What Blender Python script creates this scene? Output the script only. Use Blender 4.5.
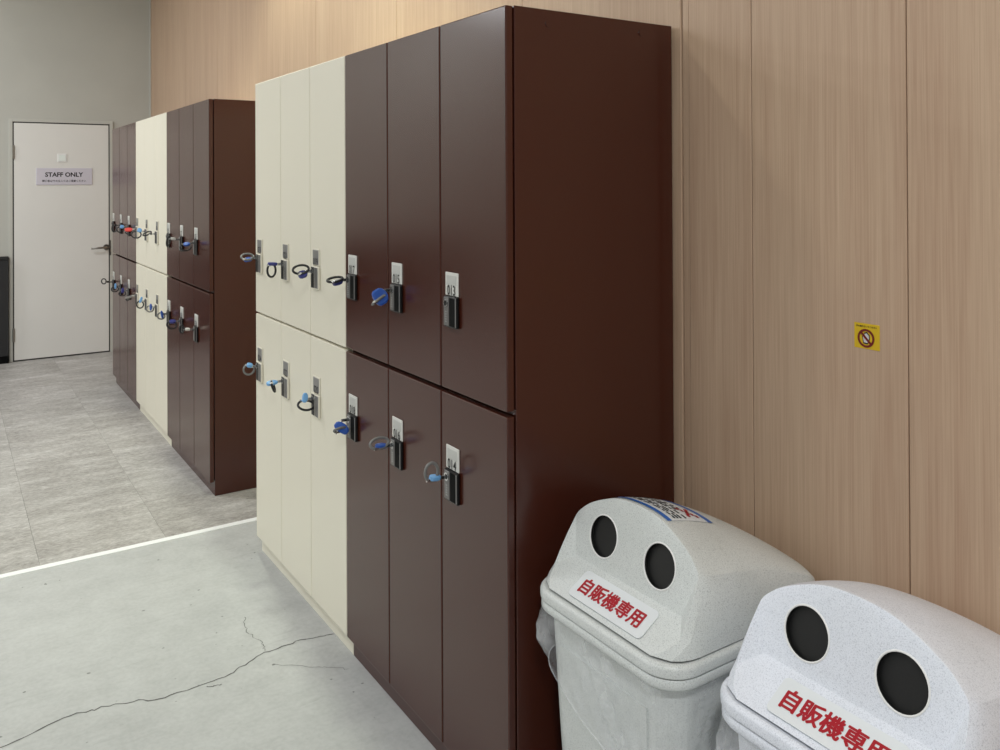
import bpy, bmesh, math, random
from mathutils import Vector, Matrix

for o in list(bpy.data.objects):
    bpy.data.objects.remove(o)
scene = bpy.context.scene
C = scene.collection
random.seed(7)

# ------------------------------------------------------------------ camera
YAW, PITCH, ROLL = 0.5827, -0.0049, -0.0047
cam_d = bpy.data.cameras.new('camera'); cam = bpy.data.objects.new('camera', cam_d); C.objects.link(cam)
fw = Vector((math.sin(YAW), math.cos(YAW), 0)); rt = Vector((math.cos(YAW), -math.sin(YAW), 0)); up = Vector((0, 0, 1))
f2 = fw * math.cos(PITCH) - up * math.sin(PITCH); u2 = up * math.cos(PITCH) + fw * math.sin(PITCH)
r3 = rt * math.cos(ROLL) + u2 * math.sin(ROLL); u3 = u2 * math.cos(ROLL) - rt * math.sin(ROLL)
m = Matrix(((r3.x, u3.x, -f2.x), (r3.y, u3.y, -f2.y), (r3.z, u3.z, -f2.z))).to_4x4()
m.translation = Vector((-1.0414, -1.5531, 1.4712)); cam.matrix_world = m
cam_d.sensor_width = 36; cam_d.lens = 846.01 * 36 / 1000
cam_d.shift_x = 0; cam_d.shift_y = -(375 - 176.516) / 1000; cam_d.clip_start = 0.05
scene.camera = cam

# ------------------------------------------------------------------ light
scene.view_settings.view_transform = 'Standard'
scene.view_settings.look = 'None'
scene.view_settings.gamma = 1
scene.view_settings.use_curve_mapping = False
scene.view_settings.exposure = -0.7
world = bpy.data.worlds.new('world'); scene.world = world; world.use_nodes = True
bg = world.node_tree.nodes['Background']
bg.inputs[0].default_value = (0.93, 0.97, 1.0, 1); bg.inputs[1].default_value = 0.5

def area(name, loc, target, sx, sy, power, col):
    l = bpy.data.lights.new(name, 'AREA'); l.shape = 'RECTANGLE'; l.size = sx; l.size_y = sy
    l.energy = power; l.color = col
    o = bpy.data.objects.new(name, l); C.objects.link(o); o.location = loc
    o.rotation_euler = (Vector(target) - Vector(loc)).to_track_quat('-Z', 'Y').to_euler()
    return o
def spot(name, loc, target, power, angle, blend, col, radius=0.05):
    l = bpy.data.lights.new(name, 'SPOT'); l.energy = power; l.spot_size = math.radians(angle); l.spot_blend = blend
    l.color = col; l.shadow_soft_size = radius
    o = bpy.data.objects.new(name, l); C.objects.link(o); o.location = loc
    o.rotation_euler = (Vector(target) - Vector(loc)).to_track_quat('-Z', 'Y').to_euler()
    return o
CEIL = 3.5
WARM = (0.96, 1.02, 0.83); NEUT = (0.97, 0.985, 1.0)
for lx, ly, pw in ((-1.7, 3.9, 72), (-1.9, 5.4, 24), (-1.7, 1.4, 16), (-1.5, -2.5, 125), (-3.7, 5.6, 105), (-3.7, 3.0, 60), (-3.7, .6, 40)):  # left row and the one behind the camera: added fill, no known fixtures
    area('overhead_key_fill', (lx, ly, CEIL - .05), (lx, ly, 0), .35, .35, pw, NEUT)
spot('downlight', (.10, 1.3, CEIL - .03), (.42, 1.3, 1.0), 195, 100, .9, WARM, .06)
spot('downlight', (.10, 2.6, CEIL - .03), (.42, 2.6, 1.0), 170, 100, .9, WARM, .06)
spot('downlight', (-.10, -.9, CEIL - .03), (.35, -.7, 1.0), 22, 100, .9, WARM, .06)

# ------------------------------------------------------------------ helpers
def link(o, parent=None):
    C.objects.link(o)
    if parent is not None: o.parent = parent
    return o
def mesh_from_bm(bm, name, mat=None, smooth=False):
    bmesh.ops.recalc_face_normals(bm, faces=bm.faces)
    me = bpy.data.meshes.new(name); bm.to_mesh(me); bm.free()
    if mat is not None: me.materials.append(mat)
    if smooth:
        for p in me.polygons: p.use_smooth = True
    return me
def mesh_obj(name, me, parent=None, loc=(0, 0, 0)):
    o = bpy.data.objects.new(name, me); o.location = loc
    return link(o, parent)
def thing(name, label, cat, loc=(0, 0, 0), group=None):
    o = bpy.data.objects.new(name, None); o.empty_display_size = .1; o.location = loc
    link(o); o['label'] = label; o['category'] = cat
    if group: o['group'] = group
    return o
def tag(o, label, cat, group=None):
    o['label'] = label; o['category'] = cat
    if group: o['group'] = group
    return o
def struct(o):
    o['kind'] = 'structure'; return o
def box(bm, x0, x1, y0, y1, z0, z1, bev=0, seg=1):
    vs = [bm.verts.new(p) for p in ((x0,y0,z0),(x1,y0,z0),(x1,y1,z0),(x0,y1,z0),(x0,y0,z1),(x1,y0,z1),(x1,y1,z1),(x0,y1,z1))]
    fs = [bm.faces.new([vs[i] for i in q]) for q in ((3,2,1,0),(4,5,6,7),(0,1,5,4),(1,2,6,5),(2,3,7,6),(3,0,4,7))]
    if bev:
        es = list({e for f in fs for e in f.edges})
        bmesh.ops.bevel(bm, geom=es, offset=bev, segments=seg, profile=.5, affect='EDGES', clamp_overlap=True)
def box_me(name, x0, x1, y0, y1, z0, z1, mat, bev=0, seg=1):
    bm = bmesh.new(); box(bm, x0, x1, y0, y1, z0, z1, bev, seg)
    return mesh_from_bm(bm, name, mat)
def tube(bm, pts, rad, n=8, closed=False):
    pts = [Vector(p) for p in pts]; N = len(pts); rings = []
    prev = None
    for i, p in enumerate(pts):
        a = pts[(i - 1) % N] if (closed or i) else p
        b = pts[(i + 1) % N] if (closed or i < N - 1) else p
        t = (b - a).normalized()
        ref = prev if prev is not None else (Vector((0, 0, 1)) if abs(t.z) < .9 else Vector((1, 0, 0)))
        s = (ref - t * ref.dot(t)).normalized(); prev = s
        w = t.cross(s); r = rad(i / max(1, N - 1)) if callable(rad) else rad
        rings.append([bm.verts.new(p + (s * math.cos(k * 2 * math.pi / n) + w * math.sin(k * 2 * math.pi / n)) * r) for k in range(n)])
    for i in range(N if closed else N - 1):
        A, B = rings[i], rings[(i + 1) % N]
        for k in range(n): bm.faces.new((A[k], A[(k + 1) % n], B[(k + 1) % n], B[k]))
    if not closed:
        bm.faces.new(rings[0][::-1]); bm.faces.new(rings[-1])
def disc(bm, c, ax, ay, r, n=24, thick=0.0):
    c, ax, ay = Vector(c), Vector(ax), Vector(ay); nn = ax.cross(ay)
    top = [bm.verts.new(c + nn * thick + ax * r * math.cos(k*2*math.pi/n) + ay * r * math.sin(k*2*math.pi/n)) for k in range(n)]
    bm.faces.new(top)
    if thick:
        bot = [bm.verts.new(v.co - nn * thick) for v in top]
        for k in range(n): bm.faces.new((top[k], bot[k], bot[(k+1) % n], top[(k+1) % n]))
        bm.faces.new(bot[::-1])
def text_me(body, size, origin, right, upv, mat, bold=0.0, lift=0.0006, name='lettering', sx=1.0, strokes=0.0):
    """flat printed lettering: a glyph mesh centred on origin, in the plane right/upv"""
    cu = bpy.data.curves.new('lettering_curve', 'FONT'); cu.body = body; cu.size = 1.0
    cu.align_x = 'CENTER'; cu.align_y = 'CENTER'; cu.offset = bold; cu.resolution_u = 3
    to = bpy.data.objects.new('lettering_tmp', cu); C.objects.link(to)
    dg = bpy.context.evaluated_depsgraph_get()
    me = bpy.data.meshes.new_from_object(to.evaluated_get(dg)); me.name = name
    bpy.data.objects.remove(to); bpy.data.curves.remove(cu)
    if strokes:   # heavier print: the glyphs overprinted with small shifts
        bm = bmesh.new()
        for a in range(9):
            k0 = len(bm.verts); bm.from_mesh(me); bm.verts.ensure_lookup_table()
            dx, dy = (0, 0) if a == 8 else (strokes * math.cos(a * math.pi / 4), strokes * math.sin(a * math.pi / 4) * .75)
            for v in bm.verts[k0:]: v.co.x += dx; v.co.y += dy; v.co.z = a * .0002
        bm.to_mesh(me); bm.free()
    xs = [v.co.x for v in me.vertices]; ys = [v.co.y for v in me.vertices]
    cx, cy = (min(xs) + max(xs)) / 2, (min(ys) + max(ys)) / 2
    right, upv, origin = Vector(right), Vector(upv), Vector(origin); nn = right.cross(upv)
    for v in me.vertices:
        v.co = origin + right * (v.co.x - cx) * size * sx + upv * (v.co.y - cy) * size + nn * (lift + v.co.z * size)
    me.materials.clear(); me.materials.append(mat)
    return me

# ------------------------------------------------------------------ materials
def newmat(name):
    ma = bpy.data.materials.new(name); ma.use_nodes = True
    nt = ma.node_tree; b = nt.nodes['Principled BSDF']
    return ma, nt, b
def plain(name, col, rough=.5, metal=0.0, spec=.5, bump=0.0, bscale=300, coat=0.0):
    ma, nt, b = newmat(name)
    b.inputs['Base Color'].default_value = (*col, 1); b.inputs['Roughness'].default_value = rough
    b.inputs['Metallic'].default_value = metal; b.inputs['Specular IOR Level'].default_value = spec
    b.inputs['Coat Weight'].default_value = coat
    if bump:
        n = nt.nodes.new('ShaderNodeTexNoise'); n.inputs['Scale'].default_value = bscale; n.inputs['Detail'].default_value = 3
        tc = nt.nodes.new('ShaderNodeTexCoord'); nt.links.new(tc.outputs['Object'], n.inputs['Vector'])
        bp = nt.nodes.new('ShaderNodeBump'); bp.inputs['Strength'].default_value = bump; bp.inputs['Distance'].default_value = .001
        nt.links.new(n.outputs['Fac'], bp.inputs['Height']); nt.links.new(bp.outputs['Normal'], b.inputs['Normal'])
    return ma
def srgb(r, g, b):
    f = lambda c: (c/255/12.92) if c/255 <= .04045 else ((c/255+.055)/1.055)**2.4
    return (f(r), f(g), f(b))
def ramp(nt, src, stops):
    r = nt.nodes.new('ShaderNodeValToRGB'); e = r.color_ramp.elements
    while len(e) < len(stops): e.new(.5)
    for i, (p, c) in enumerate(stops):
        e[i].position = p; e[i].color = (*c, 1)
    nt.links.new(src, r.inputs['Fac']); return r
def mapped(nt, scale, coord='Object', offset_random=False):
    tc = nt.nodes.new('ShaderNodeTexCoord'); mp = nt.nodes.new('ShaderNodeMapping')
    mp.inputs['Scale'].default_value = scale
    nt.links.new(tc.outputs[coord], mp.inputs['Vector'])
    if offset_random:
        oi = nt.nodes.new('ShaderNodeObjectInfo'); mu = nt.nodes.new('ShaderNodeMath'); mu.operation = 'MULTIPLY'; mu.inputs[1].default_value = 57.0
        nt.links.new(oi.outputs['Random'], mu.inputs[0]); cb = nt.nodes.new('ShaderNodeCombineXYZ')
        for k in range(3): nt.links.new(mu.outputs[0], cb.inputs[k])
        nt.links.new(cb.outputs[0], mp.inputs['Location'])
    return mp.outputs['Vector']
def noise(nt, vec, scale, detail=4, rough=.55):
    n = nt.nodes.new('ShaderNodeTexNoise'); n.inputs['Scale'].default_value = scale
    n.inputs['Detail'].default_value = detail; n.inputs['Roughness'].default_value = rough
    nt.links.new(vec, n.inputs['Vector']); return n.outputs['Fac']
def mix(nt, fac, a, b, mode='MIX'):
    x = nt.nodes.new('ShaderNodeMix'); x.data_type = 'RGBA'; x.blend_type = mode
    if isinstance(fac, (int, float)): x.inputs['Factor'].default_value = fac
    else: nt.links.new(fac, x.inputs['Factor'])
    for s, v in ((6, a), (7, b)):
        if isinstance(v, tuple): x.inputs[s].default_value = (*v, 1)
        else: nt.links.new(v, x.inputs[s])
    return x.outputs[2]
def addbump(nt, b, h, strength, dist=.001):
    bp = nt.nodes.new('ShaderNodeBump'); bp.inputs['Strength'].default_value = strength; bp.inputs['Distance'].default_value = dist
    nt.links.new(h, bp.inputs['Height']); nt.links.new(bp.outputs['Normal'], b.inputs['Normal'])

def wood_mat():
    ma, nt, b = newmat('wood_laminate')
    fine = noise(nt, mapped(nt, (1, 1, .012), offset_random=True), 330, 3, .6)
    mid = noise(nt, mapped(nt, (1, 1, .03), offset_random=True), 55, 4, .6)
    big = noise(nt, mapped(nt, (1, 1, .1), offset_random=True), 8, 3, .5)
    c1 = ramp(nt, fine, [(.3, srgb(168, 137, 112)), (.7, srgb(211, 183, 157))]).outputs[0]
    c2 = ramp(nt, mid, [(.3, srgb(172, 140, 116)), (.72, srgb(207, 181, 155))]).outputs[0]
    c3 = ramp(nt, big, [(.35, srgb(181, 151, 127)), (.65, srgb(201, 176, 150))]).outputs[0]
    c = mix(nt, .5, c1, c2); c = mix(nt, .35, c, c3)
    nt.links.new(c, b.inputs['Base Color']); b.inputs['Roughness'].default_value = .45
    b.inputs['Specular IOR Level'].default_value = .35
    addbump(nt, b, fine, .25, .0006); return ma
def concrete_mat():
    ma, nt, b = newmat('concrete_screed')
    v = mapped(nt, (1, 1, 1))
    a = noise(nt, v, 1.6, 6, .6); d = noise(nt, v, 9, 8, .7); e = noise(nt, v, 70, 4, .6)
    sc = noise(nt, mapped(nt, (3, 30, 1)), 1.4, 6, .7)
    c1 = ramp(nt, a, [(.32, srgb(164, 166, 166)), (.68, srgb(187, 189, 188))]).outputs[0]
    c2 = ramp(nt, d, [(.3, srgb(154, 155, 155)), (.7, srgb(195, 197, 197))]).outputs[0]
    c3 = ramp(nt, e, [(.25, srgb(150, 150, 146)), (.6, srgb(192, 193, 188))]).outputs[0]
    c = mix(nt, .4, c1, c2); c = mix(nt, .22, c, c3)
    sp = ramp(nt, noise(nt, v, 42, 1, .3), [(.77, (1, 1, 1)), (.80, (.35, .35, .34))]).outputs[0]
    c = mix(nt, .8, c, sp, 'MULTIPLY')
    st = ramp(nt, sc, [(.56, (1, 1, 1)), (.75, (.8, .8, .79))]).outputs[0]
    c = mix(nt, .6, c, st, 'MULTIPLY')
    nt.links.new(c, b.inputs['Base Color']); b.inputs['Roughness'].default_value = .55
    b.inputs['Specular IOR Level'].default_value = .35
    addbump(nt, b, d, .15, .001); return ma
def tile_mat():
    ma, nt, b = newmat('stone_tile')
    v1 = mapped(nt, (1.8, 5.2, 1), offset_random=True)
    a = noise(nt, v1, 2.2, 8, .68); d = noise(nt, mapped(nt, (5, 11, 1), offset_random=True), 8, 9, .78)
    big = noise(nt, mapped(nt, (1, 1, 1), offset_random=True), 3.2, 3, .5)
    c1 = ramp(nt, a, [(.33, srgb(116, 112, 107)), (.5, srgb(160, 157, 152)), (.64, srgb(210, 209, 206))]).outputs[0]
    c2 = ramp(nt, d, [(.36, srgb(108, 105, 100)), (.62, srgb(216, 214, 212))]).outputs[0]
    c3 = ramp(nt, big, [(.3, srgb(140, 136, 131)), (.7, srgb(182, 180, 177))]).outputs[0]
    c = mix(nt, .55, c1, c2); c = mix(nt, .25, c, c3)
    fl = ramp(nt, noise(nt, mapped(nt, (8, 16, 1), offset_random=True), 9, 6, .7), [(.35, (.82, .82, .81)), (.5, (1, 1, 1)), (.66, (1.12, 1.12, 1.12))]).outputs[0]
    c = mix(nt, .8, c, fl, 'MULTIPLY')
    oi = nt.nodes.new('ShaderNodeObjectInfo')
    tone = ramp(nt, oi.outputs['Random'], [(0, (.9, .895, .885)), (1, (1.06, 1.06, 1.06))]).outputs[0]
    c = mix(nt, 1.0, c, tone, 'MULTIPLY')
    nt.links.new(c, b.inputs['Base Color']); b.inputs['Roughness'].default_value = .42
    b.inputs['Specular IOR Level'].default_value = .4
    addbump(nt, b, d, .2, .001); return ma
def paint_mat(name, col, var=.03, rough=.7):
    ma, nt, b = newmat(name)
    n = noise(nt, mapped(nt, (1, 1, 1)), 2.5, 4, .5)
    c = ramp(nt, n, [(.3, tuple(x * (1 - var) for x in col)), (.7, tuple(x * (1 + var) for x in col))]).outputs[0]
    nt.links.new(c, b.inputs['Base Color']); b.inputs['Roughness'].default_value = rough
    b.inputs['Specular IOR Level'].default_value = .3
    f = noise(nt, mapped(nt, (1, 1, 1)), 220, 2, .5); addbump(nt, b, f, .12, .0008)
    return ma
def speckle_mat(name, base, dark):
    ma, nt, b = newmat(name)
    v = mapped(nt, (1, 1, 1))
    n1 = noise(nt, v, 420, 2, .5); n2 = noise(nt, v, 900, 1, .5); n3 = noise(nt, v, 6, 5, .6)
    c = ramp(nt, n1, [(.34, dark), (.47, base)]).outputs[0]
    c2 = ramp(nt, n2, [(.36, dark), (.46, base)]).outputs[0]
    c = mix(nt, .5, c, c2)
    st = ramp(nt, n3, [(.35, (.9, .9, .885)), (.6, (1, 1, 1))]).outputs[0]
    c = mix(nt, .8, c, st, 'MULTIPLY')
    nt.links.new(c, b.inputs['Base Color']); b.inputs['Roughness'].default_value = .38
    addbump(nt, b, n1, .08, .0006); return ma
def film_mat():
    ma, nt, b = newmat('plastic_film')
    out = nt.nodes['Material Output']
    b.inputs['Base Color'].default_value = (.86, .88, .9, 1); b.inputs['Roughness'].default_value = .13
    tr = nt.nodes.new('ShaderNodeBsdfTransparent'); mx = nt.nodes.new('ShaderNodeMixShader')
    n = noise(nt, mapped(nt, (1, 1, .6)), 9, 3, .55)
    rr = ramp(nt, n, [(.4, (.14, .14, .14)), (.68, (.48, .48, .48))])
    nt.links.new(rr.outputs[0], mx.inputs['Fac']); nt.links.new(tr.outputs[0], mx.inputs[1]); nt.links.new(b.outputs[0], mx.inputs[2])
    nt.links.new(mx.outputs[0], out.inputs['Surface'])
    addbump(nt, b, noise(nt, mapped(nt, (1, 1, 1.6)), 15, 5, .6), 1.0, .014)
    return ma
def painted_steel(name, col, rough):
    ma, nt, b = newmat(name)
    b.inputs['Base Color'].default_value = (*col, 1)
    v = mapped(nt, (1, 1, 1))
    r = ramp(nt, noise(nt, v, 3.5, 4, .6), [(.3, (rough - .015,) * 3), (.7, (rough + .03,) * 3)])
    nt.links.new(r.outputs[0], b.inputs['Roughness'])
    b.inputs['Specular IOR Level'].default_value = .6
    return ma

M = {}
M['wood'] = wood_mat(); M['concrete'] = concrete_mat(); M['tile'] = tile_mat()
M['wall'] = paint_mat('white_wall_paint', srgb(193, 193, 185))
M['ceiling'] = paint_mat('ceiling_paint', srgb(215, 214, 210))
M['backing'] = plain('dark_joint', srgb(70, 56, 44), .8)
M['grout'] = plain('joint_grout', srgb(146, 143, 139), .8, bump=.1)
M['strip'] = plain('white_threshold', srgb(236, 238, 238), .4, bump=.05)
M['brown'] = painted_steel('brown_painted_steel', srgb(66, 28, 17), .222)
M['brownside'] = M['brown']
M['cream'] = painted_steel('cream_painted_steel', srgb(231, 226, 208), .36)
M['black'] = plain('black_plastic', srgb(20, 20, 21), .35, spec=.3, bump=.05)
M['slot'] = plain('black_recess', srgb(6, 6, 6), .7, spec=.15, bump=.05)
M['greymetal'] = plain('grey_lock_face', srgb(108, 106, 104), .35, bump=.1)
M['plate_grey'] = plain('light_grey_inset', srgb(192, 193, 188), .4, bump=.03)
M['chrome'] = plain('bright_key_metal', srgb(210, 212, 214), .2, metal=1.0, bump=.03)
M['plate_white'] = plain('white_number_plate', srgb(214, 214, 208), .4, bump=.03)
M['plate_silver'] = plain('silver_number_plate', srgb(150, 149, 147), .35, metal=.5, bump=.05)
M['plate_rim'] = plain('pale_plate_rim', srgb(226, 221, 205), .4, bump=.03)
M['ink'] = plain('black_ink', srgb(26, 25, 26), .6, bump=.02)
M['red'] = plain('red_ink', srgb(168, 8, 30), .5, bump=.02)
M['darkred'] = plain('dark_red_ink', srgb(112, 8, 12), .5, bump=.02)
M['yellow'] = plain('yellow_vinyl', srgb(214, 178, 20), .4, bump=.03)
M['pale_hand'] = plain('pale_grey_ink', srgb(206, 204, 205), .5, bump=.02)
M['blue'] = plain('blue_plastic', srgb(38, 84, 170), .3, bump=.04)
M['lightblue'] = plain('light_blue_plastic', srgb(120, 176, 228), .3, bump=.04)
M['navy'] = plain('navy_plastic', srgb(58, 62, 128), .3, bump=.04)
M['redplastic'] = plain('red_plastic', srgb(222, 74, 70), .3, bump=.04)
M['coil'] = plain('dark_coil_cord', srgb(34, 34, 36), .3, bump=.3, bscale=900)
M['clearcoil'] = plain('grey_coil_cord', srgb(118, 118, 116), .25, bump=.3, bscale=900)
M['doorpaint'] = paint_mat('staff_door_paint', srgb(231, 230, 225), .02, .5)
M['frame'] = plain('door_frame_paint', srgb(196, 196, 188), .45, bump=.03)
M['gap'] = plain('door_gap_dark', srgb(70, 68, 64), .7, bump=.05)
M['steel'] = plain('brushed_steel', srgb(150, 146, 140), .3, metal=.9, bump=.1)
M['frost'] = plain('frosted_glass', srgb(238, 246, 241), .25, bump=.05)  # light from behind the pane is put into this pale colour
M['sign'] = plain('sign_acrylic', srgb(214, 210, 220), .3, bump=.02)
M['bin'] = speckle_mat('speckled_plastic_aged', srgb(220, 224, 222), srgb(172, 176, 176))
M['bin_clean'] = speckle_mat('speckled_plastic_clean', srgb(236, 240, 249), srgb(190, 195, 206))
M['binrim'] = plain('hole_rim_white', srgb(238, 238, 236), .35, bump=.02)
M['binlabel'] = plain('label_paper', srgb(227, 231, 233), .3, bump=.02)
M['hole_dark'] = plain('hole_interior_dark', srgb(14, 14, 14), .5, bump=.1)  # near-black standing for the shade inside the lid
M['bluetape'] = plain('blue_print', srgb(44, 104, 188), .35, bump=.02)
M['film'] = film_mat()
M['crack'] = plain('crack_dirt', srgb(92, 92, 90), .9, bump=.2)  # flat dark grey of the crack strips
M['cabinetblack'] = plain('black_laminate', srgb(36, 36, 38), .4, bump=.05)

# ------------------------------------------------------------------ setting
YF, XW, YS = 6.47, .515, 2.105
def slab(name, x0, x1, y0, y1, z0, z1, mat):
    return struct(mesh_obj(name, box_me(name, x0, x1, y0, y1, z0, z1, mat)))
floor = slab('floor', -5.0, XW + .1, -4.5, YS, -.1, 0, M['concrete'])
floor_t = slab('floor_tiled', -5.0, XW + .1, YS, YF + .1, -.1, -.003, M['grout'])
ceiling = slab('ceiling', -5.0, XW + .1, -4.5, YF + .1, CEIL, CEIL + .1, M['ceiling'])
wall_far = slab('wall_far', -5.0, XW + .1, YF, YF + .1, 0, CEIL, M['wall'])
wall_right = slab('wall_right', XW + .008, XW + .1, -4.5, YF, 0, CEIL, M['backing'])
wall_left = slab('wall_left', -5.1, -5.0, 2.0, YF + .1, 0, CEIL, M['wall'])
wall_back = slab('wall_back', -5.0, XW + .1, -4.6, -4.5, 0, CEIL, M['wall'])
# wood panels on the right wall, each its own piece
edges = [YF, 5.175, 4.275, 3.375, 2.475, 1.575, .675, -.024]
def wood_panel(ya, yb, x0=XW):
    lo, hi = min(ya, yb) + .0012, max(ya, yb) - .0012
    me = box_me('wood_panel', 0, .02, 0, hi - lo, 0, CEIL, M['wood'], .0012)
    mesh_obj('wood_panel', me, wall_right, (x0, lo, 0))
for a, b in zip(edges, edges[1:]): wood_panel(a, b)
wood_panel(-.025, -.049, XW + .003)
edges = [-.050, -.246, -.621, -.996, -1.371, -2.1, -2.9, -3.7, -4.5]
for a, b in zip(edges, edges[1:]): wood_panel(a, b, XW - .001)
# corner bead between white wall and wood
struct(mesh_obj('trim_1', box_me('trim_1', XW - .012, XW, YF - .012, YF, 0, CEIL, M['frame'], .002)))
# threshold strip
struct(mesh_obj('trim_2', box_me('trim_2', -5.0, XW, YS, YS + .034, -.003, .003, M['strip'], .0015)))
# tiles
TS = .46; tme = box_me('floor_tile', .0004, TS - .0004, .0004, TS - .0004, -.004, 0, M['tile'], .0004)
x = -.73 - TS * 6
while x < XW - .01:
    y = YS + .036
    while y < YF - .01:
        w = min(TS, XW - x); d = min(TS, YF - y)
        me = tme if (w > TS - .001 and d > TS - .001) else box_me('floor_tile', .0008, w - .0008, .0008, d - .0008, -.004, 0, M['tile'], .0006)
        mesh_obj('floor_tile', me, floor_t, (x, y, 0))
        y += TS
    x += TS
# cracks in the concrete
def crack(pts, w0, seed):
    rnd = random.Random(seed); P = []
    for (a, b) in zip(pts, pts[1:]):
        n = 9
        for i in range(n):
            t = i / n; j = .0055
            P.append((a[0] + (b[0] - a[0]) * t + rnd.uniform(-j, j) * (i > 0), a[1] + (b[1] - a[1]) * t + rnd.uniform(-j, j) * (i > 0)))
    P.append(pts[-1])
    bm = bmesh.new(); L = []; R = []
    for i, p in enumerate(P):
        a = P[max(0, i - 1)]; b = P[min(len(P) - 1, i + 1)]
        t = Vector((b[0] - a[0], b[1] - a[1])).normalized(); n_ = Vector((-t.y, t.x)); w = w0 * rnd.uniform(.5, 1.25)
        L.append(bm.verts.new((p[0] + n_.x * w, p[1] + n_.y * w, .0006))); R.append(bm.verts.new((p[0] - n_.x * w, p[1] - n_.y * w, .0006)))
    for i in range(len(P) - 1): bm.faces.new((L[i], L[i + 1], R[i + 1], R[i]))
    mesh_obj('crack', mesh_from_bm(bm, 'crack', M['crack']), floor)
crack([(-1.5, .86), (-1.2, .93), (-.918, 1.013), (-.749, 1.058), (-.637, 1.047), (-.513, .998), (-.342, 1.006), (-.219, 1.064), (-.085, 1.077), (.02, 1.05)], .0021, 3)
crack([(-.20, 1.075), (-.19, 1.13), (-.215, 1.22), (-.19, 1.32)], .0009, 5)
crack([(-.20, .99), (-.09, .90), (-.02, .84)], .0006, 8)
crack([(-.40, .985), (-.36, .975)], .0016, 9)

# ------------------------------------------------------------------ lockers
G0 = 2.4986
W, H, MID, DB, DEP = .3, 1.862, .9522, .0646, .5076
def locker_unit(y0, color, label, numbers):
    u = thing('locker_unit', label, 'locker', (0, y0, 0), 'coin lockers along the wood wall')
    body = M[color]; dark = color == 'brown'
    bm = bmesh.new()
    box(bm, .0225, DEP, .0006, 3 * W - .0006, 0, H, .0012)
    mesh_obj('body', mesh_from_bm(bm, 'body', body), u)
    for (px, pz) in ((.116, 1.829), (.402, 1.835), (.116, .147)) if y0 in (0, G0) else ():
        bm = bmesh.new(); disc(bm, (px, .0006, pz), (1, 0, 0), (0, 0, 1), .008, 14, .0025)
        mesh_obj('rivet', mesh_from_bm(bm, 'rivet', body), u)
    g = .0022 if dark else .0014
    doors = {}
    for row in (0, 1):
        mg = .0055 if dark else .0038
        z0, z1 = (MID + mg, H - .001) if row == 0 else (DB, MID - mg)
        dm = box_me('door', 0, .0195, -W + g, -g, 0, z1 - z0, body, .0028, 2)
        for p in dm.polygons: p.use_smooth = False
        for k in range(3):
            yl = (k + 1) * W
            d = mesh_obj('door', dm, u, (0, yl, z0))
            zp = (1.247 if row == 0 else .822) - z0          # plate top
            # number plate: pale rim and face
            mesh_obj('number_plate', box_me('number_plate', -.0035, 0, -.091, -.030, zp - .057, zp, M['plate_white' if dark else 'plate_rim'], .0012), d)
            if dark:
                mesh_obj('plate_inset', box_me('plate_inset', -.0042, -.003, -.084, -.038, zp - .031, zp - .007, M['plate_grey'], .0004), d)
            else:
                mesh_obj('plate_inset', box_me('plate_inset', -.0045, -.003, -.085, -.036, zp - .052, zp - .004, M['plate_silver'], .0006), d)
            n = numbers[row][k]
            if n:
                mesh_obj('locker_number', text_me(n, .034, (-.0046, -.0605, zp - .043), (0, -1, 0), (0, 0, 1), M['ink'], .012, .0003, 'locker_number', .8), d)
            # lock case
            zc = zp - .058
            bm = bmesh.new(); box(bm, -.009, 0, -.093, -.030, zc - .076, zc, .003, 2)
            mesh_obj('lock_case', mesh_from_bm(bm, 'lock_case', M['black'] if dark else M['plate_rim']), d)
            mesh_obj('lock_face', box_me('lock_face', -.0105, -.008, -.057, -.033, zc - .072, zc - .003, M['greymetal'] if dark else M['black'], .0008), d)
            mesh_obj('finger_slot', box_me('finger_slot', -.0096, -.008, -.086, -.060, zc - .072, zc - .004, M['slot'] if dark else M['greymetal'], .0004), d)
            bm = bmesh.new(); disc(bm, (-.0105, -.045, zc - .017), (0, -1, 0), (0, 0, 1), .010, 20, .0022)
            mesh_obj('key_cylinder', mesh_from_bm(bm, 'key_cylinder', M['chrome']), d)
            bm = bmesh.new(); disc(bm, (-.0127, -.045, zc - .017), (0, -1, 0), (0, 0, 1), .0065, 16, .0006)
            mesh_obj('cylinder_face', mesh_from_bm(bm, 'cylinder_face', M['black']), d)
            mesh_obj('slot_edge', box_me('slot_edge', -.0104, -.008, -.0905, -.0875, zc - .072, zc - .003, M['plate_silver'], .0006), d)
            if dark:
                # raised engraved writing, reading up the face
                for q in range(5):
                    mesh_obj('engraved_mark', box_me('engraved_mark', -.0112, -.0103, -.049, -.041, zc - .040 - q * .006, zc - .0365 - q * .006, M['plate_silver'], .0003), d)
            doors[(row, k)] = (Vector((-.0127, y0 + yl - .045, z0 + zc - .017)))
    return doors
L_near_b = locker_unit(0, 'brown', 'nearest dark brown locker unit with six doors, beside the white bins', (('013', '015', '017'), ('014', '016', '018')))
L_near_c = locker_unit(.9, 'cream', 'larger near cream locker unit joined behind the nearest brown one', (('019', '021', '023'), ('020', '022', '024')))
L_far_b = locker_unit(G0, 'brown', 'brown locker unit at the front of the farther row, its dark side exposed', (('025', '027', '029'), ('026', '028', '030')))
L_far_c = locker_unit(G0 + .9, 'cream', 'cream locker unit in the middle of the farther row', (('031', '033', '035'), ('032', '034', '036')))
L_far_d = locker_unit(G0 + 1.8, 'brown', 'farthest greyish brown locker unit beside the staff door', (('037', '039', '041'), ('038', '040', '042')))

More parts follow.
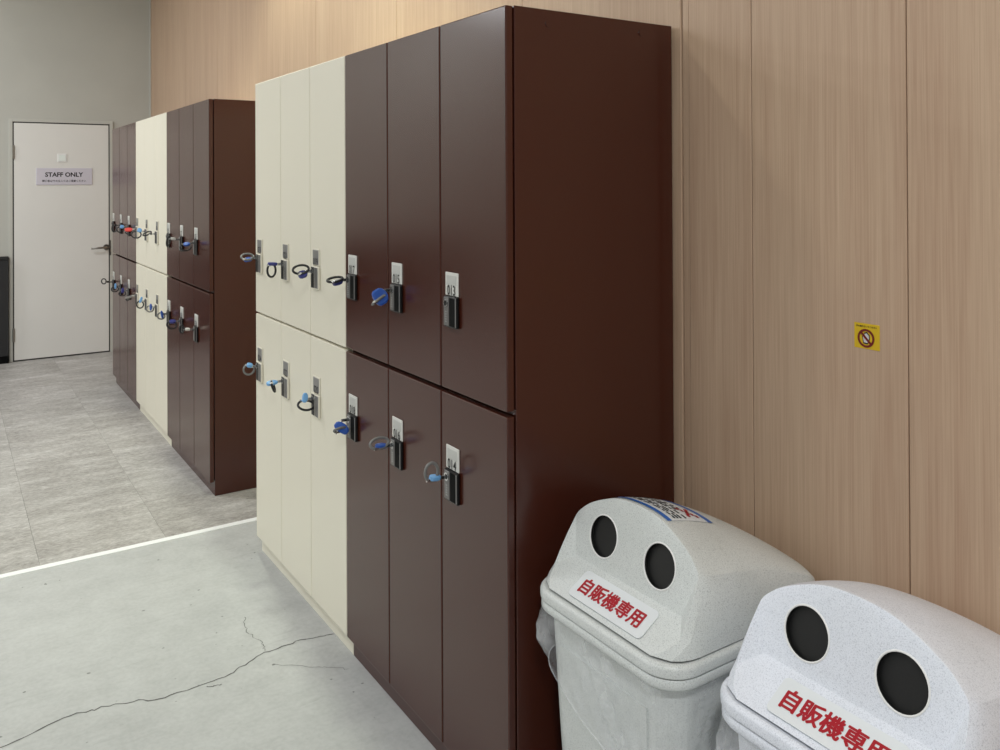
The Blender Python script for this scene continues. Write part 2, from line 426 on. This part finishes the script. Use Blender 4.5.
# ------------------------------------------------------------------ keys with wristbands
def key_band(p, label, hold, holdmat, tilt, ring=None, ringmat='coil', wide=.020):
    """p: cylinder face. hold: end of holder relative to p; ring: (centre, axis1, axis2) relative to p"""
    t = thing('locker_key', label, 'key', p, 'keys with wristbands in the locker doors')
    KS = .80; hold = Vector(hold) * KS; d = hold.normalized(); wide *= 1.05
    bm = bmesh.new(); box(bm, -.022, .006, -.0015, .0015, -.0045, .0045, .0006)
    mesh_obj('key_blade', mesh_from_bm(bm, 'key_blade', M['chrome']), t)
    # holder: rounded flat tab from start to end
    side = Vector((0, math.cos(tilt), math.sin(tilt))); side = (side - d * side.dot(d)).normalized(); nn = d.cross(side)
    a = d * .016; L = hold.length - .016
    bm = bmesh.new(); prof = [(0, .35), (.12, .75), (.35, 1), (.75, 1), (.92, .8), (1, .45)]
    rings = []
    for (f, w) in prof:
        c = a + d * L * f; hw = wide * .5 * w; ht = .0058 * (.6 + .4 * w)
        rings.append([bm.verts.new(c + side * sx * hw + nn * sy * ht) for (sx, sy) in ((-1, -.5), (-.8, -1), (.8, -1), (1, -.5), (1, .5), (.8, 1), (-.8, 1), (-1, .5))])
    for A, B in zip(rings, rings[1:]):
        for k in range(8): bm.faces.new((A[k], A[(k + 1) % 8], B[(k + 1) % 8], B[k]))
    bm.faces.new(rings[0][::-1]); bm.faces.new(rings[-1])
    h = mesh_obj('key_holder', mesh_from_bm(bm, 'key_holder', M[holdmat]), t)
    bm = bmesh.new(); disc(bm, a + d * L * .3 + nn * .0057, side, d, wide * .2, 12, .001)
    mesh_obj('rivet', mesh_from_bm(bm, 'rivet', M['chrome']), h)
    if ring:
        c, e1, e2 = (Vector(v) * KS for v in ring)
        bm = bmesh.new(); N = 28
        tube(bm, [c + e1 * math.cos(i * 2 * math.pi / N) + e2 * math.sin(i * 2 * math.pi / N) for i in range(N)], .0040, 8, True)
        b = mesh_obj('wristband', mesh_from_bm(bm, 'wristband', M[ringmat], True), t)
        # metal crimp where the band leaves the holder
        q = min((c + e1 * math.cos(i * 2 * math.pi / N) + e2 * math.sin(i * 2 * math.pi / N) for i in range(N)), key=lambda v: (v - hold).length)
        bm = bmesh.new(); tube(bm, [q - d * .006, q + d * .006], .0045, 8)
        mesh_obj('crimp', mesh_from_bm(bm, 'crimp', M['chrome']), b)
    return t
colw = ('nearest', 'middle', 'farthest')
roww = ('upper', 'lower')
def lab(desc, row, k, unit): return '%s, %s %s door of %s' % (desc, roww[row], colw[k], unit)
nb, nc, fb, fc, fd = 'nearest brown unit', 'near cream unit', 'far-row front brown unit', 'far-row cream unit', 'farthest brown unit'
PI = math.pi
KEYS = [
 (L_near_b, 0, 1, nb, 'blue folded key band', (-.062, 0, -.030), 'blue', 1.25, ((-.046, 0, -.030), (.024, .004, .012), (0, .014, -.008)), 'clearcoil', .044),
 (L_near_b, 0, 2, nb, 'black looped key band', (-.058, 0, -.012), 'navy', .5, ((-.050, 0, .004), (.030, 0, .004), (0, .016, .006)), 'coil', .016),
 (L_near_b, 1, 0, nb, 'blue key with upright grey loop', (-.056, 0, .006), 'lightblue', .1, ((-.050, 0, .024), (.022, 0, 0), (0, 0, .027)), 'clearcoil', .018),
 (L_near_b, 1, 1, nb, 'blue key with raised thin loop', (-.060, 0, .004), 'blue', .2, ((-.046, 0, .014), (.034, 0, .002), (0, .008, .016)), 'clearcoil', .018),
 (L_near_b, 1, 2, nb, 'broad blue key tag facing out', (-.036, 0, -.040), 'blue', 1.0, ((-.030, 0, -.034), (.026, .004, -.002), (0, .016, -.012)), 'clearcoil', .046),
 (L_near_c, 0, 0, nc, 'purple key with arched black loop', (-.056, 0, -.016), 'navy', .9, ((-.046, 0, .010), (.034, 0, .002), (0, .006, .017)), 'coil', .026),
 (L_near_c, 0, 1, nc, 'dark key with hanging black loop', (-.062, 0, .004), 'navy', .1, ((-.046, 0, -.026), (.019, 0, 0), (0, 0, .030)), 'coil', .014),
 (L_near_c, 0, 2, nc, 'blue key with flat pale loop', (-.058, 0, -.008), 'blue', .4, ((-.042, 0, .008), (.030, 0, 0), (0, .012, .014)), 'clearcoil', .020),
 (L_near_c, 1, 0, nc, 'light blue key tag with black loop beneath', (-.040, 0, .010), 'lightblue', 1.3, ((-.026, 0, -.024), (.034, 0, -.004), (0, .010, .018)), 'coil', .030),
 (L_near_c, 1, 1, nc, 'light blue key with edge-on black loop', (-.070, 0, -.004), 'lightblue', .5, ((-.040, 0, -.020), (.008, 0, -.024), (.008, .014, 0)), 'coil', .018),
 (L_near_c, 1, 2, nc, 'silvery blue round key band', (-.046, 0, .012), 'lightblue', .5, ((-.036, 0, -.012), (.026, 0, 0), (0, .004, .024)), 'clearcoil', .020),
 (L_far_b, 0, 0, fb, 'blue key with low dark loop', (-.056, 0, -.008), 'blue', .7, ((-.044, 0, -.024), (.032, 0, 0), (0, .006, .020)), 'coil', .022),
 (L_far_b, 0, 1, fb, 'black key band with pale stem', (-.052, 0, .010), 'plate_white', .2, ((-.064, 0, -.006), (.012, 0, .006), (.004, .004, .032)), 'coil', .014),
 (L_far_b, 1, 0, fb, 'silver key with small bright loop', (-.050, 0, .006), 'plate_white', .5, ((-.068, 0, .010), (.014, 0, 0), (0, .004, .024)), 'coil', .014),
 (L_far_b, 1, 1, fb, 'pale blue key with drooping loop', (-.060, 0, .002), 'navy', .6, ((-.046, 0, -.020), (.030, 0, -.004), (0, .006, .024)), 'coil', .024),
 (L_far_b, 1, 2, fb, 'bunched blue key band', (-.036, 0, -.004), 'blue', 1.3, ((-.034, 0, -.012), (.024, 0, 0), (0, .012, .020)), 'clearcoil', .040),
 (L_far_c, 0, 0, fc, 'thin black wire key loop', (-.040, 0, .002), 'black', .3, ((-.052, 0, .004), (.028, 0, .010), (0, .010, .010)), 'coil', .012),
 (L_far_c, 0, 1, fc, 'light blue key with round black loop', (-.050, 0, .014), 'lightblue', 1.0, ((-.058, 0, -.022), (.034, 0, 0), (0, .006, .026)), 'coil', .026),
 (L_far_c, 0, 2, fc, 'red key band', (-.076, 0, -.004), 'redplastic', .9, ((-.048, 0, -.022), (.022, 0, 0), (0, .008, .016)), 'coil', .026),
 (L_far_c, 1, 0, fc, 'bunched deep blue key band', (-.036, 0, .002), 'blue', 1.3, ((-.034, 0, -.010), (.024, 0, 0), (0, .012, .020)), 'clearcoil', .038),
 (L_far_c, 1, 1, fc, 'light blue key tag over black loop', (-.034, 0, .014), 'lightblue', 1.3, ((-.032, 0, -.024), (.024, 0, 0), (0, .006, .026)), 'coil', .036),
 (L_far_c, 1, 2, fc, 'pale purple thin key', (-.072, 0, -.014), 'plate_silver', .4, ((-.056, 0, -.018), (.012, 0, .004), (0, .006, .014)), 'coil', .016),
 (L_far_d, 0, 0, fd, 'light blue key with dark loop', (-.050, 0, .006), 'lightblue', 1.0, ((-.050, 0, -.018), (.026, 0, 0), (0, .006, .022)), 'coil', .024),
 (L_far_d, 0, 1, fd, 'black oval key loop', (-.034, 0, .002), 'black', .4, ((-.038, 0, -.026), (.018, 0, 0), (0, .006, .030)), 'coil', .016),
 (L_far_d, 1, 0, fd, 'navy key with dark loop', (-.042, 0, .004), 'navy', 1.2, ((-.034, 0, -.022), (.026, 0, 0), (0, .006, .018)), 'coil', .034),
 (L_far_d, 1, 1, fd, 'bright blue key tag with dark loop', (-.036, 0, .002), 'lightblue', 1.3, ((-.032, 0, -.024), (.028, 0, 0), (0, .006, .022)), 'coil', .038),
 (L_far_d, 1, 2, fd, 'black key loop sticking out', (-.046, 0, .004), 'black', .3, ((-.066, 0, .010), (.018, 0, .006), (-.006, .004, .022)), 'coil', .010),
]
for D, row, k, unit, desc, hold, hm, tilt, ring, rm, wd in KEYS:
    key_band(D[(row, k)], lab(desc, row, k, unit), hold, hm, tilt, ring, rm, wd)

# ------------------------------------------------------------------ staff door
DX0, DX1, DZ = -.556, .170, 1.973
door = bpy.data.objects.new('door_1', None); door.location = (0, YF, 0); link(door); struct(door)
door['label'] = 'pale grey staff door in the far white wall'
def dpart(name, x0, x1, y0, y1, z0, z1, mat, bev=.001, parent=door):
    return mesh_obj(name, box_me(name, x0, x1, y0, y1, z0, z1, mat, bev), parent)
dpart('door_leaf', DX0 + .006, DX1 - .006, -.012, -.001, .012, DZ - .006, M['doorpaint'])
dpart('gap_shade_strip', DX0 - .004, DX0 + .008, -.004, -.0005, 0, DZ + .004, M['gap'], 0)  # dark strips stand in for the shaded gap around the leaf
dpart('gap_shade_strip', DX1 - .008, DX1 + .004, -.004, -.0005, 0, DZ + .004, M['gap'], 0)
dpart('gap_shade_strip', DX0, DX1, -.004, -.0005, DZ - .008, DZ + .004, M['gap'], 0)
dpart('gap_shade_strip', DX0, DX1, -.004, -.0005, 0, .014, M['gap'], 0)
dpart('door_frame', DX0 - .030, DX0 - .004, -.014, -.0005, 0, DZ + .030, M['frame'])
dpart('door_frame', DX1 + .004, DX1 + .030, -.014, -.0005, 0, DZ + .030, M['frame'])
dpart('door_frame', DX0 - .004, DX1 + .004, -.014, -.0005, DZ + .004, DZ + .030, M['frame'])
for zc in (1.726, .22):
    bm = bmesh.new(); tube(bm, [(DX0 + .001, -.016, zc - .055), (DX0 + .001, -.016, zc + .055)], .009, 10)
    mesh_obj('hinge', mesh_from_bm(bm, 'hinge', M['steel']), door)
dpart('strike_plate', DX1 - .004, DX1 + .010, -.017, -.012, .84, .97, M['gap'])
bm = bmesh.new(); disc(bm, (.144, -.012, .911), (1, 0, 0), (0, 0, 1), .025, 24, .010)
rose = mesh_obj('handle_rose', mesh_from_bm(bm, 'handle_rose', M['steel']), door)
bm = bmesh.new(); tube(bm, [(.144, -.012, .911), (.144, -.055, .911), (.132, -.062, .911), (.08, -.062, .909), (.02, -.060, .907)], .0085, 10)
mesh_obj('lever_handle', mesh_from_bm(bm, 'lever_handle', M['steel'], True), rose)
vp = dpart('vision_panel', -.232, -.160, -.016, -.011, 1.645, 1.717, M['binrim'], .003)
dpart('glass', -.222, -.170, -.0175, -.0155, 1.655, 1.707, M['frost'], .001, vp)

sg = thing('door_sign', 'white STAFF ONLY sign plate on the pale door', 'sign', (0, YF, 0))
mesh_obj('sign_plate', box_me('sign_plate', -.390, .035, -.018, -.0122, 1.453, 1.595, M['sign'], .002), sg)
mesh_obj('lettering', text_me('STAFF ONLY', .0505, (-.180, -.018, 1.540), (1, 0, 0), (0, 0, 1), M['ink'], .03), sg)
mesh_obj('lettering', text_me('関係者以外の立入りはご遠慮ください', .0196, (-.180, -.018, 1.487), (1, 0, 0), (0, 0, 1), M['ink'], .014), sg)

cb = thing('low_cabinet', 'low black panel cabinet against the far wall, left of the staff door', 'cabinet', (-.59, YF, 0))  # its unseen run to the left is added to darken low reflections
mesh_obj('top', box_me('top', -3.2, 0, -.052, -.001, .845, .871, M['cabinetblack'], .003), cb)
for k in range(8):
    mesh_obj('front_panel', box_me('front_panel', -.4 * (k + 1) + .002, -.4 * k - .002, -.048, -.001, .06, .843, M['cabinetblack'], .002), cb)
mesh_obj('kick_board', box_me('kick_board', -3.2, 0, -.044, -.001, 0, .06, M['slot'], .001), cb)

# ------------------------------------------------------------------ yellow sticker on the wood panel
st = thing('warning_sticker', 'small yellow prohibition sticker with red ring on the wood panel', 'sticker', (XW - .001, -.5345, 1.154))
mesh_obj('backing', box_me('backing', -.0008, 0, -.028, .028, -.0255, .0255, M['yellow'], .0002), st)
def ring_me(c, r0, r1, x, mat, n=40):
    bm = bmesh.new(); A = []; B = []
    for i in range(n):
        a = i * 2 * PI / n
        A.append(bm.verts.new((x, c[0] - r1 * math.cos(a), c[1] + r1 * math.sin(a)))); B.append(bm.verts.new((x, c[0] - r0 * math.cos(a), c[1] + r0 * math.sin(a))))
    for i in range(n): bm.faces.new((A[i], A[(i + 1) % n], B[(i + 1) % n], B[i]))
    return mesh_from_bm(bm, 'ring', mat)
cs = (.0015, -.004)
bm = bmesh.new()
hand = [(-.006,-.011),(.003,-.012),(.007,-.006),(.0085,.002),(.0075,.008),(.005,.009),(.0035,.012),(.001,.013),(-.001,.0115),(-.003,.012),(-.0045,.009),(-.0045,.002),(-.007,.004),(-.009,.0035),(-.008,-.002)]
bm.faces.new([bm.verts.new((-.0012, cs[0] - a, cs[1] + b)) for a, b in hand])
mesh_obj('hand_outline', mesh_from_bm(bm, 'hand_outline', M['ink']), st)
bm = bmesh.new(); bm.faces.new([bm.verts.new((-.0014, cs[0] - a * .78, cs[1] + b * .78)) for a, b in hand])
mesh_obj('hand', mesh_from_bm(bm, 'hand', M['pale_hand']), st)
mesh_obj('prohibition_ring', ring_me(cs, .0142, .0186, -.0018, M['darkred']), st)
bm = bmesh.new(); s_ = .0125; w_ = .0017
bm.faces.new([bm.verts.new((-.0017, cs[0] + y, cs[1] + z)) for y, z in ((s_ - w_, s_ + w_), (-s_ - w_, -s_ + w_), (-s_ + w_, -s_ - w_), (s_ + w_, s_ - w_))])
mesh_obj('prohibition_bar', mesh_from_bm(bm, 'prohibition_bar', M['darkred']), st)
mesh_obj('lettering', text_me('手を触れないでください', .0042, (-.0008, .0005, .0195), (0, -1, 0), (0, 0, 1), M['ink'], .02, .0004), st)

# ------------------------------------------------------------------ recycling bins
ZB = .606
FRONT = [(.152, .028, .610), (.173, .044, .622), (.187, .068, .639), (.1865, .084, .668), (.185, .104, .702), (.180, .123, .736),
         (.166, .128, .753), (.147, .132, .768), (.125, .1345, .780), (.100, .137, .791), (.072, .139, .801), (.040, .1405, .807), (.0, .141, .809)]
def _cr(p0, p1, p2, p3, t):
    return tuple(.5 * (2 * b + (c - a) * t + (2 * a - 5 * b + 4 * c - d) * t * t + (3 * b - a - 3 * c + d) * t ** 3) for a, b, c, d in zip(p0, p1, p2, p3))
_f = FRONT[:5]; _ext = FRONT + [(-FRONT[-2][0],) + FRONT[-2][1:]]
for _i in range(5, len(FRONT) - 1):
    for _t in (0, .34, .67): _f.append(_cr(_ext[_i - 1], _ext[_i], _ext[_i + 1], _ext[_i + 2], _t))
FRONT = _f + [FRONT[-1]]
PROF = [(-a, b, c) for a, b, c in FRONT] + [(a, b, c) for a, b, c in FRONT[-2::-1]]   # (offset y, x, z)
NQ = 26
def h_ok(z): return z > ZB + .03
def dome_pt(si, q):
    yo, xf, zf = PROF[si]
    xb = .479 - .015 * max(0, (abs(yo) - .12) / .07) ** 2
    x = xf + (xb - xf) * q
    zc = .809 - .16 * max(0, x - .141) - .78 * max(0, x - .141) ** 2
    k = min(1.0, (zc - ZB) / (.809 - ZB))
    g = 1.0 if q < .93 else max(0, 1 - ((q - .93) / .07) ** 2.2) ** .5
    z = ZB + (zf - ZB) * k * g
    # sides flare from the face edge out to the rim, corners rounded in plan
    a = abs(yo)
    h = zf - ZB; tgt = a * (1 + .07 * q)
    if h < .131:
        K = ((-.01, .2085), (.03, .206), (.06, .203), (.10, .196), (.131, .1865))
        for (h0, w0), (h1, w1) in zip(K, K[1:]):
            if h0 <= h <= h1: tgt = max(tgt, w0 + (w1 - w0) * (h - h0) / (h1 - h0))
    tgt = min(tgt, .2085)
    ra = min(1, q / .16); rr_ = math.sqrt(max(0, 1 - (1 - ra) ** 2))
    rb = 1 if q < .88 else math.sqrt(max(0, 1 - ((q - .88) / .12) ** 2))
    a2 = a + (tgt - a) * rr_
    a2 = a2 * (1 - .12 * (1 - rb) * min(1, a / .15))
    yo = math.copysign(a2, yo); bulge = 1.0
    return Vector((x, yo * bulge, z))
def rrect(x0, x1, hw, r, z, n=7):
    pts = []
    for cx, cy, a0 in ((x0 + r, -hw + r, PI), (x1 - r, -hw + r, 1.5 * PI), (x1 - r, hw - r, 0), (x0 + r, hw - r, .5 * PI)):
        for i in range(n + 1):
            a = a0 + i / n * PI / 2
            pts.append(Vector((cx + r * math.cos(a), cy + r * math.sin(a), z)))
    return pts
def loops_bm(bm, loops, cap0=False, cap1=False):
    V = [[bm.verts.new(p) for p in L] for L in loops]
    for A, B in zip(V, V[1:]):
        n = len(A)
        for k in range(n): bm.faces.new((A[k], A[(k + 1) % n], B[(k + 1) % n], B[k]))
    if cap0: bm.faces.new(V[0][::-1])
    if cap1: bm.faces.new(V[-1])
TH = math.radians(59); TL = math.radians(14)
def slope_x(z): return .06 + (z - .634) * math.tan(TH)
CRL, CRZ, CRX = .157, .660, .1035
def hole_pl(y, z): return Vector((CRX + (z - CRZ) * (.141 - CRX) / (.809 - CRZ), y, z))
HUP = Vector(((.141 - CRX), 0, .809 - CRZ)).normalized()
HOLES = (.083, -.083); HZ = .722; HR = .0415
def make_bin(label, loc, seed, top_sticker):
    t = thing('recycling_bin', label, 'bin', loc, 'vending machine recycling bins')
    MB = M['bin'] if top_sticker else M['bin_clean']
    # lid shell
    bm = bmesh.new(); nS = len(PROF)
    G = [[bm.verts.new(dome_pt(s, q / NQ)) for q in range(NQ + 1)] for s in range(nS)]
    for s in range(nS - 1):
        for q in range(NQ): bm.faces.new((G[s][q], G[s][q + 1], G[s + 1][q + 1], G[s + 1][q]))
    crl = bm.verts.new((CRX, -CRL, CRZ)); crr = bm.verts.new((CRX, CRL, CRZ))
    F = [G[s][0] for s in range(nS)]
    # label slope, side cheeks
    i1, i2 = 2, 5
    bm.faces.new((F[0], F[1], F[2], crl, crr, F[nS - 3], F[nS - 2], F[nS - 1]))
    bm.faces.new(F[i1:i2 + 1] + [crl]); bm.faces.new(F[nS - 1 - i2:nS - i1] + [crr])
    # hole face with two round openings
    outer = F[i2:nS - i2] + [crr, crl]
    es = []
    def edge(a, b): return bm.edges.get((a, b)) or bm.edges.new((a, b))
    for a, b in zip(outer, outer[1:] + outer[:1]): es.append(edge(a, b))
    for hy in HOLES:
        c = hole_pl(hy, HZ); n = 32
        ring = [bm.verts.new(c + Vector((0, 1, 0)) * HR * math.cos(i * 2 * PI / n) + HUP * HR * math.sin(i * 2 * PI / n)) for i in range(n)]
        for a, b in zip(ring, ring[1:] + ring[:1]): es.append(bm.edges.new((a, b)))
    bmesh.ops.triangle_fill(bm, edges=es, use_beauty=True)
    bmesh.ops.remove_doubles(bm, verts=bm.verts, dist=.0004)
    # flange and lip
    loops_bm(bm, [rrect(.045, .455, .165, .05, ZB - .004), rrect(.024, .476, .206, .062, ZB + .0005), rrect(.019, .480, .2115, .066, ZB - .002), rrect(.0165, .483, .2140, .068, ZB - .006),
                  rrect(.016, .484, .2145, .068, ZB - .010), rrect(.016, .484, .2145, .068, ZB - .022), rrect(.019, .481, .2115, .066, ZB - .0235)])
    me = mesh_from_bm(bm, 'lid', MB)
    lid = mesh_obj('lid', me, t)
    for p in me.polygons: p.use_smooth = True
    bv = lid.modifiers.new('bevel', 'BEVEL'); bv.width = .0045; bv.segments = 3; bv.limit_method = 'ANGLE'; bv.angle_limit = math.radians(24)
    bv.harden_normals = False
    es_ = lid.modifiers.new('split', 'EDGE_SPLIT'); es_.split_angle = math.radians(38)
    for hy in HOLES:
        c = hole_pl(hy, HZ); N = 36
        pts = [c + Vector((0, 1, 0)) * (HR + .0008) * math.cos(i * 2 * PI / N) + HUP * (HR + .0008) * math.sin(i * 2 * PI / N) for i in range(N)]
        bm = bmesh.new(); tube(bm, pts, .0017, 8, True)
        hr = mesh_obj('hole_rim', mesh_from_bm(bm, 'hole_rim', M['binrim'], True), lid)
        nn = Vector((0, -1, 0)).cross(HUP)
        bm = bmesh.new(); disc(bm, c - nn * .012, (0, -1, 0), HUP, HR + .006, 28, .003)  # black disc stands in for the unlit hollow inside the lid
        # black collar, same painted-in darkness behind the hole
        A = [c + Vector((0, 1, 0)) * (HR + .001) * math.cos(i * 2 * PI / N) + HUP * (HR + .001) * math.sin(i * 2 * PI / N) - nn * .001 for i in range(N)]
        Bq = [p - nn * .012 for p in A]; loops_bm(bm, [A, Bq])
        mesh_obj('hole_blackout', mesh_from_bm(bm, 'hole_blackout', M['hole_dark']), lid)
    # label on the slope
    LU = Vector((math.sin(TH), 0, math.cos(TH))); LR = Vector((0, -1, 0)); LN = LR.cross(LU)
    lc = Vector((slope_x(.636), -.0075, .636)) + LN * .0006
    lc = Vector((.063, -.0075, .6358)) + LN * .0007
    bm = bmesh.new(); hw, hh, r, n = .108, .0325, .010, 5; pts = []
    for cx, cy, a0 in ((-hw + r, -hh + r, PI), (hw - r, -hh + r, 1.5 * PI), (hw - r, hh - r, 0), (-hw + r, hh - r, .5 * PI)):
        for i in range(n + 1):
            a = a0 + i / n * PI / 2; pts.append(lc + LR * (cx + r * math.cos(a)) + LU * (cy + r * math.sin(a)))
    loops_bm(bm, [[p - LN * .002 for p in pts], pts], False, True)
    lb = mesh_obj('label', mesh_from_bm(bm, 'label', M['binlabel']), lid)
    lb['label'] = 'white label with red lettering'
    mesh_obj('lettering', text_me('自販機専用', .0375, lc + LR * (-.002), LR, LU, M['red'], 0, .0006, strokes=.034), lid)
    if top_sticker:
        def patch(y0, y1, q0, q1, lift, mat, name):
            # a patch of print lying on the dome, between offsets y0..y1 and depths q0..q1
            bm = bmesh.new(); ny, nq = 10, 5; Vv = []
            def surf(yo, q):
                for s in range(nS - 1):
                    if PROF[s][0] <= yo <= PROF[s + 1][0]:
                        f = (yo - PROF[s][0]) / (PROF[s + 1][0] - PROF[s][0])
                        return dome_pt(s, q).lerp(dome_pt(s + 1, q), f)
            for i in range(ny + 1):
                row = []
                for j in range(nq + 1):
                    p = surf(y0 + (y1 - y0) * i / ny, q0 + (q1 - q0) * j / nq)
                    row.append(bm.verts.new(p + Vector((.3, 0, 1)).normalized() * lift))
                Vv.append(row)
            for i in range(ny):
                for j in range(nq): bm.faces.new((Vv[i][j], Vv[i + 1][j], Vv[i + 1][j + 1], Vv[i][j + 1]))
            return mesh_obj(name, mesh_from_bm(bm, name, M[mat], True), lid)
        ps = patch(-.075, .075, .03, .40, .0012, 'binlabel', 'notice_sticker')
        patch(-.075, .075, .03, .065, .0020, 'bluetape', 'notice_band')
        patch(-.075, .075, .36, .40, .0020, 'bluetape', 'notice_band')
        rnd = random.Random(4)
        for q in (.10, .125, .15, .19, .215, .24, .27):
            y = -.068
            while y < .06:
                w = rnd.uniform(.006, .022)
                if not (q > .2 and y < -.03): patch(y, min(y + w, .068), q, q + .013, .0020, 'ink', 'notice_lettering')
                y += w + rnd.uniform(.003, .010)
        # red cross mark
        for a in (0, 1):
            for i in range(5):
                q = .235 + i * .018; y = -.062 + (i if a else 4 - i) * .008
                patch(y, y + .010, q, q + .020, .0024, 'red', 'notice_cross')
    # body: tapering rounded tub with a thick rolled rim
    bm = bmesh.new()
    loops_bm(bm, [rrect(.026, .466, .204, .060, .581), rrect(.021, .472, .2095, .064, .581), rrect(.0185, .475, .212, .066, .577), rrect(.018, .476, .2125, .066, .564), rrect(.021, .472, .2095, .064, .560), rrect(.032, .462, .199, .06, .558)])
    mesh_obj('body_rim', mesh_from_bm(bm, 'body_rim', MB, True), t)
    bm = bmesh.new()
    loops_bm(bm, [rrect(.072, .428, .160, .045, 0), rrect(.068, .432, .164, .045, .006), rrect(.052, .446, .180, .05, .30), rrect(.040, .458, .192, .055, .56)], True, False)
    bo = mesh_obj('body', mesh_from_bm(bm, 'body', MB), t)
    # raised front panel and corner posts
    for (y0, y1) in ((-.13, .13),):
        bm = bmesh.new()
        vs = []
        for (z, xx, k) in ((.05, .0655, .90), (.50, .0425, 1.0)):
            vs.append([Vector((xx - .003, y0 * k, z)), Vector((xx - .003, y1 * k, z)), Vector((xx + .02, y1 * k, z)), Vector((xx + .02, y0 * k, z))])
        loops_bm(bm, vs, True, True)
        bmesh.ops.bevel(bm, geom=list(bm.edges), offset=.002, segments=2, affect='EDGES')
        mesh_obj('front_panel', mesh_from_bm(bm, 'front_panel', MB), bo)
    return t
def make_liner(label, loc, seed, dip):
    rnd = random.Random(seed); n = 7
    def ph(k): return rnd.uniform(0, 6.28)
    p1, p2, p3, p4 = (ph(0) for _ in range(4))
    bm = bmesh.new(); NA, NZ = 200, 26; L = []
    raw = rrect(0, 1, .5, .13, 0, 8); raw.append(raw[0].copy())
    cum = [0.0]
    for p, q_ in zip(raw, raw[1:]): cum.append(cum[-1] + (q_ - p).length)
    base = []; k_ = 0
    for i in range(NA):                     # even steps around the outline
        d_ = cum[-1] * i / NA
        while cum[k_ + 1] < d_: k_ += 1
        base.append(raw[k_].lerp(raw[k_ + 1], (d_ - cum[k_]) / max(1e-9, cum[k_ + 1] - cum[k_])))
    for j in range(NZ + 1):
        v = j / NZ; row = []
        for i, b in enumerate(base):
            a = i / len(base) * 2 * PI
            yo, xo = b.y * 2, b.x * 2 - 1
            hem = dip(yo, xo) + .006 * math.sin(5 * a + p3)
            z = .562 - v * hem
            w = .200 - .036 * (.562 - z) / .56 + .008
            fold = .0030 * math.sin(v * PI * .85) * math.sin(9 * a + 7 * v + p1) + .0020 * math.sin(v * PI) * math.sin(24 * a - 14 * v + p2) + .0012 * math.sin(v * PI) * math.sin(47 * a + 19 * v + p4)
            s = w + fold
            sag = math.exp(-((yo - 1) / .35) ** 2 - ((xo + .85) / .5) ** 2)
            s += .016 * sag * math.sin(min(1, v * 1.15) * PI)
            row.append(Vector((.247 + xo * (s + .014), yo * s, z)))
        L.append(row)
    loops_bm(bm, L)
    tube(bm, [p.copy() for p in L[-1]], .0013, 6, True)
    o = mesh_obj('bin_liner', mesh_from_bm(bm, 'bin_liner', M['film'], True), None, loc)
    tag(o, label, 'bag', 'clear bags in the recycling bins')
YC = -.265
b1 = make_bin('white speckled recycling bin against the brown locker side, notice on its lid', (0, YC, 0), 1, True)
b2 = make_bin('white speckled recycling bin nearest the camera, cut by the picture edge', (.029, YC - .479, 0), 2, False)
make_liner('clear plastic bag drooping from the rim of the bin beside the locker', (0, YC, 0), 11, lambda yo, xo: .115 + .17 * (1 - yo) / 2)
make_liner('clear plastic bag under the rim of the bin nearest the camera', (.029, YC - .479, 0), 12, lambda yo, xo: .15 + .03 * (1 - yo) / 2)
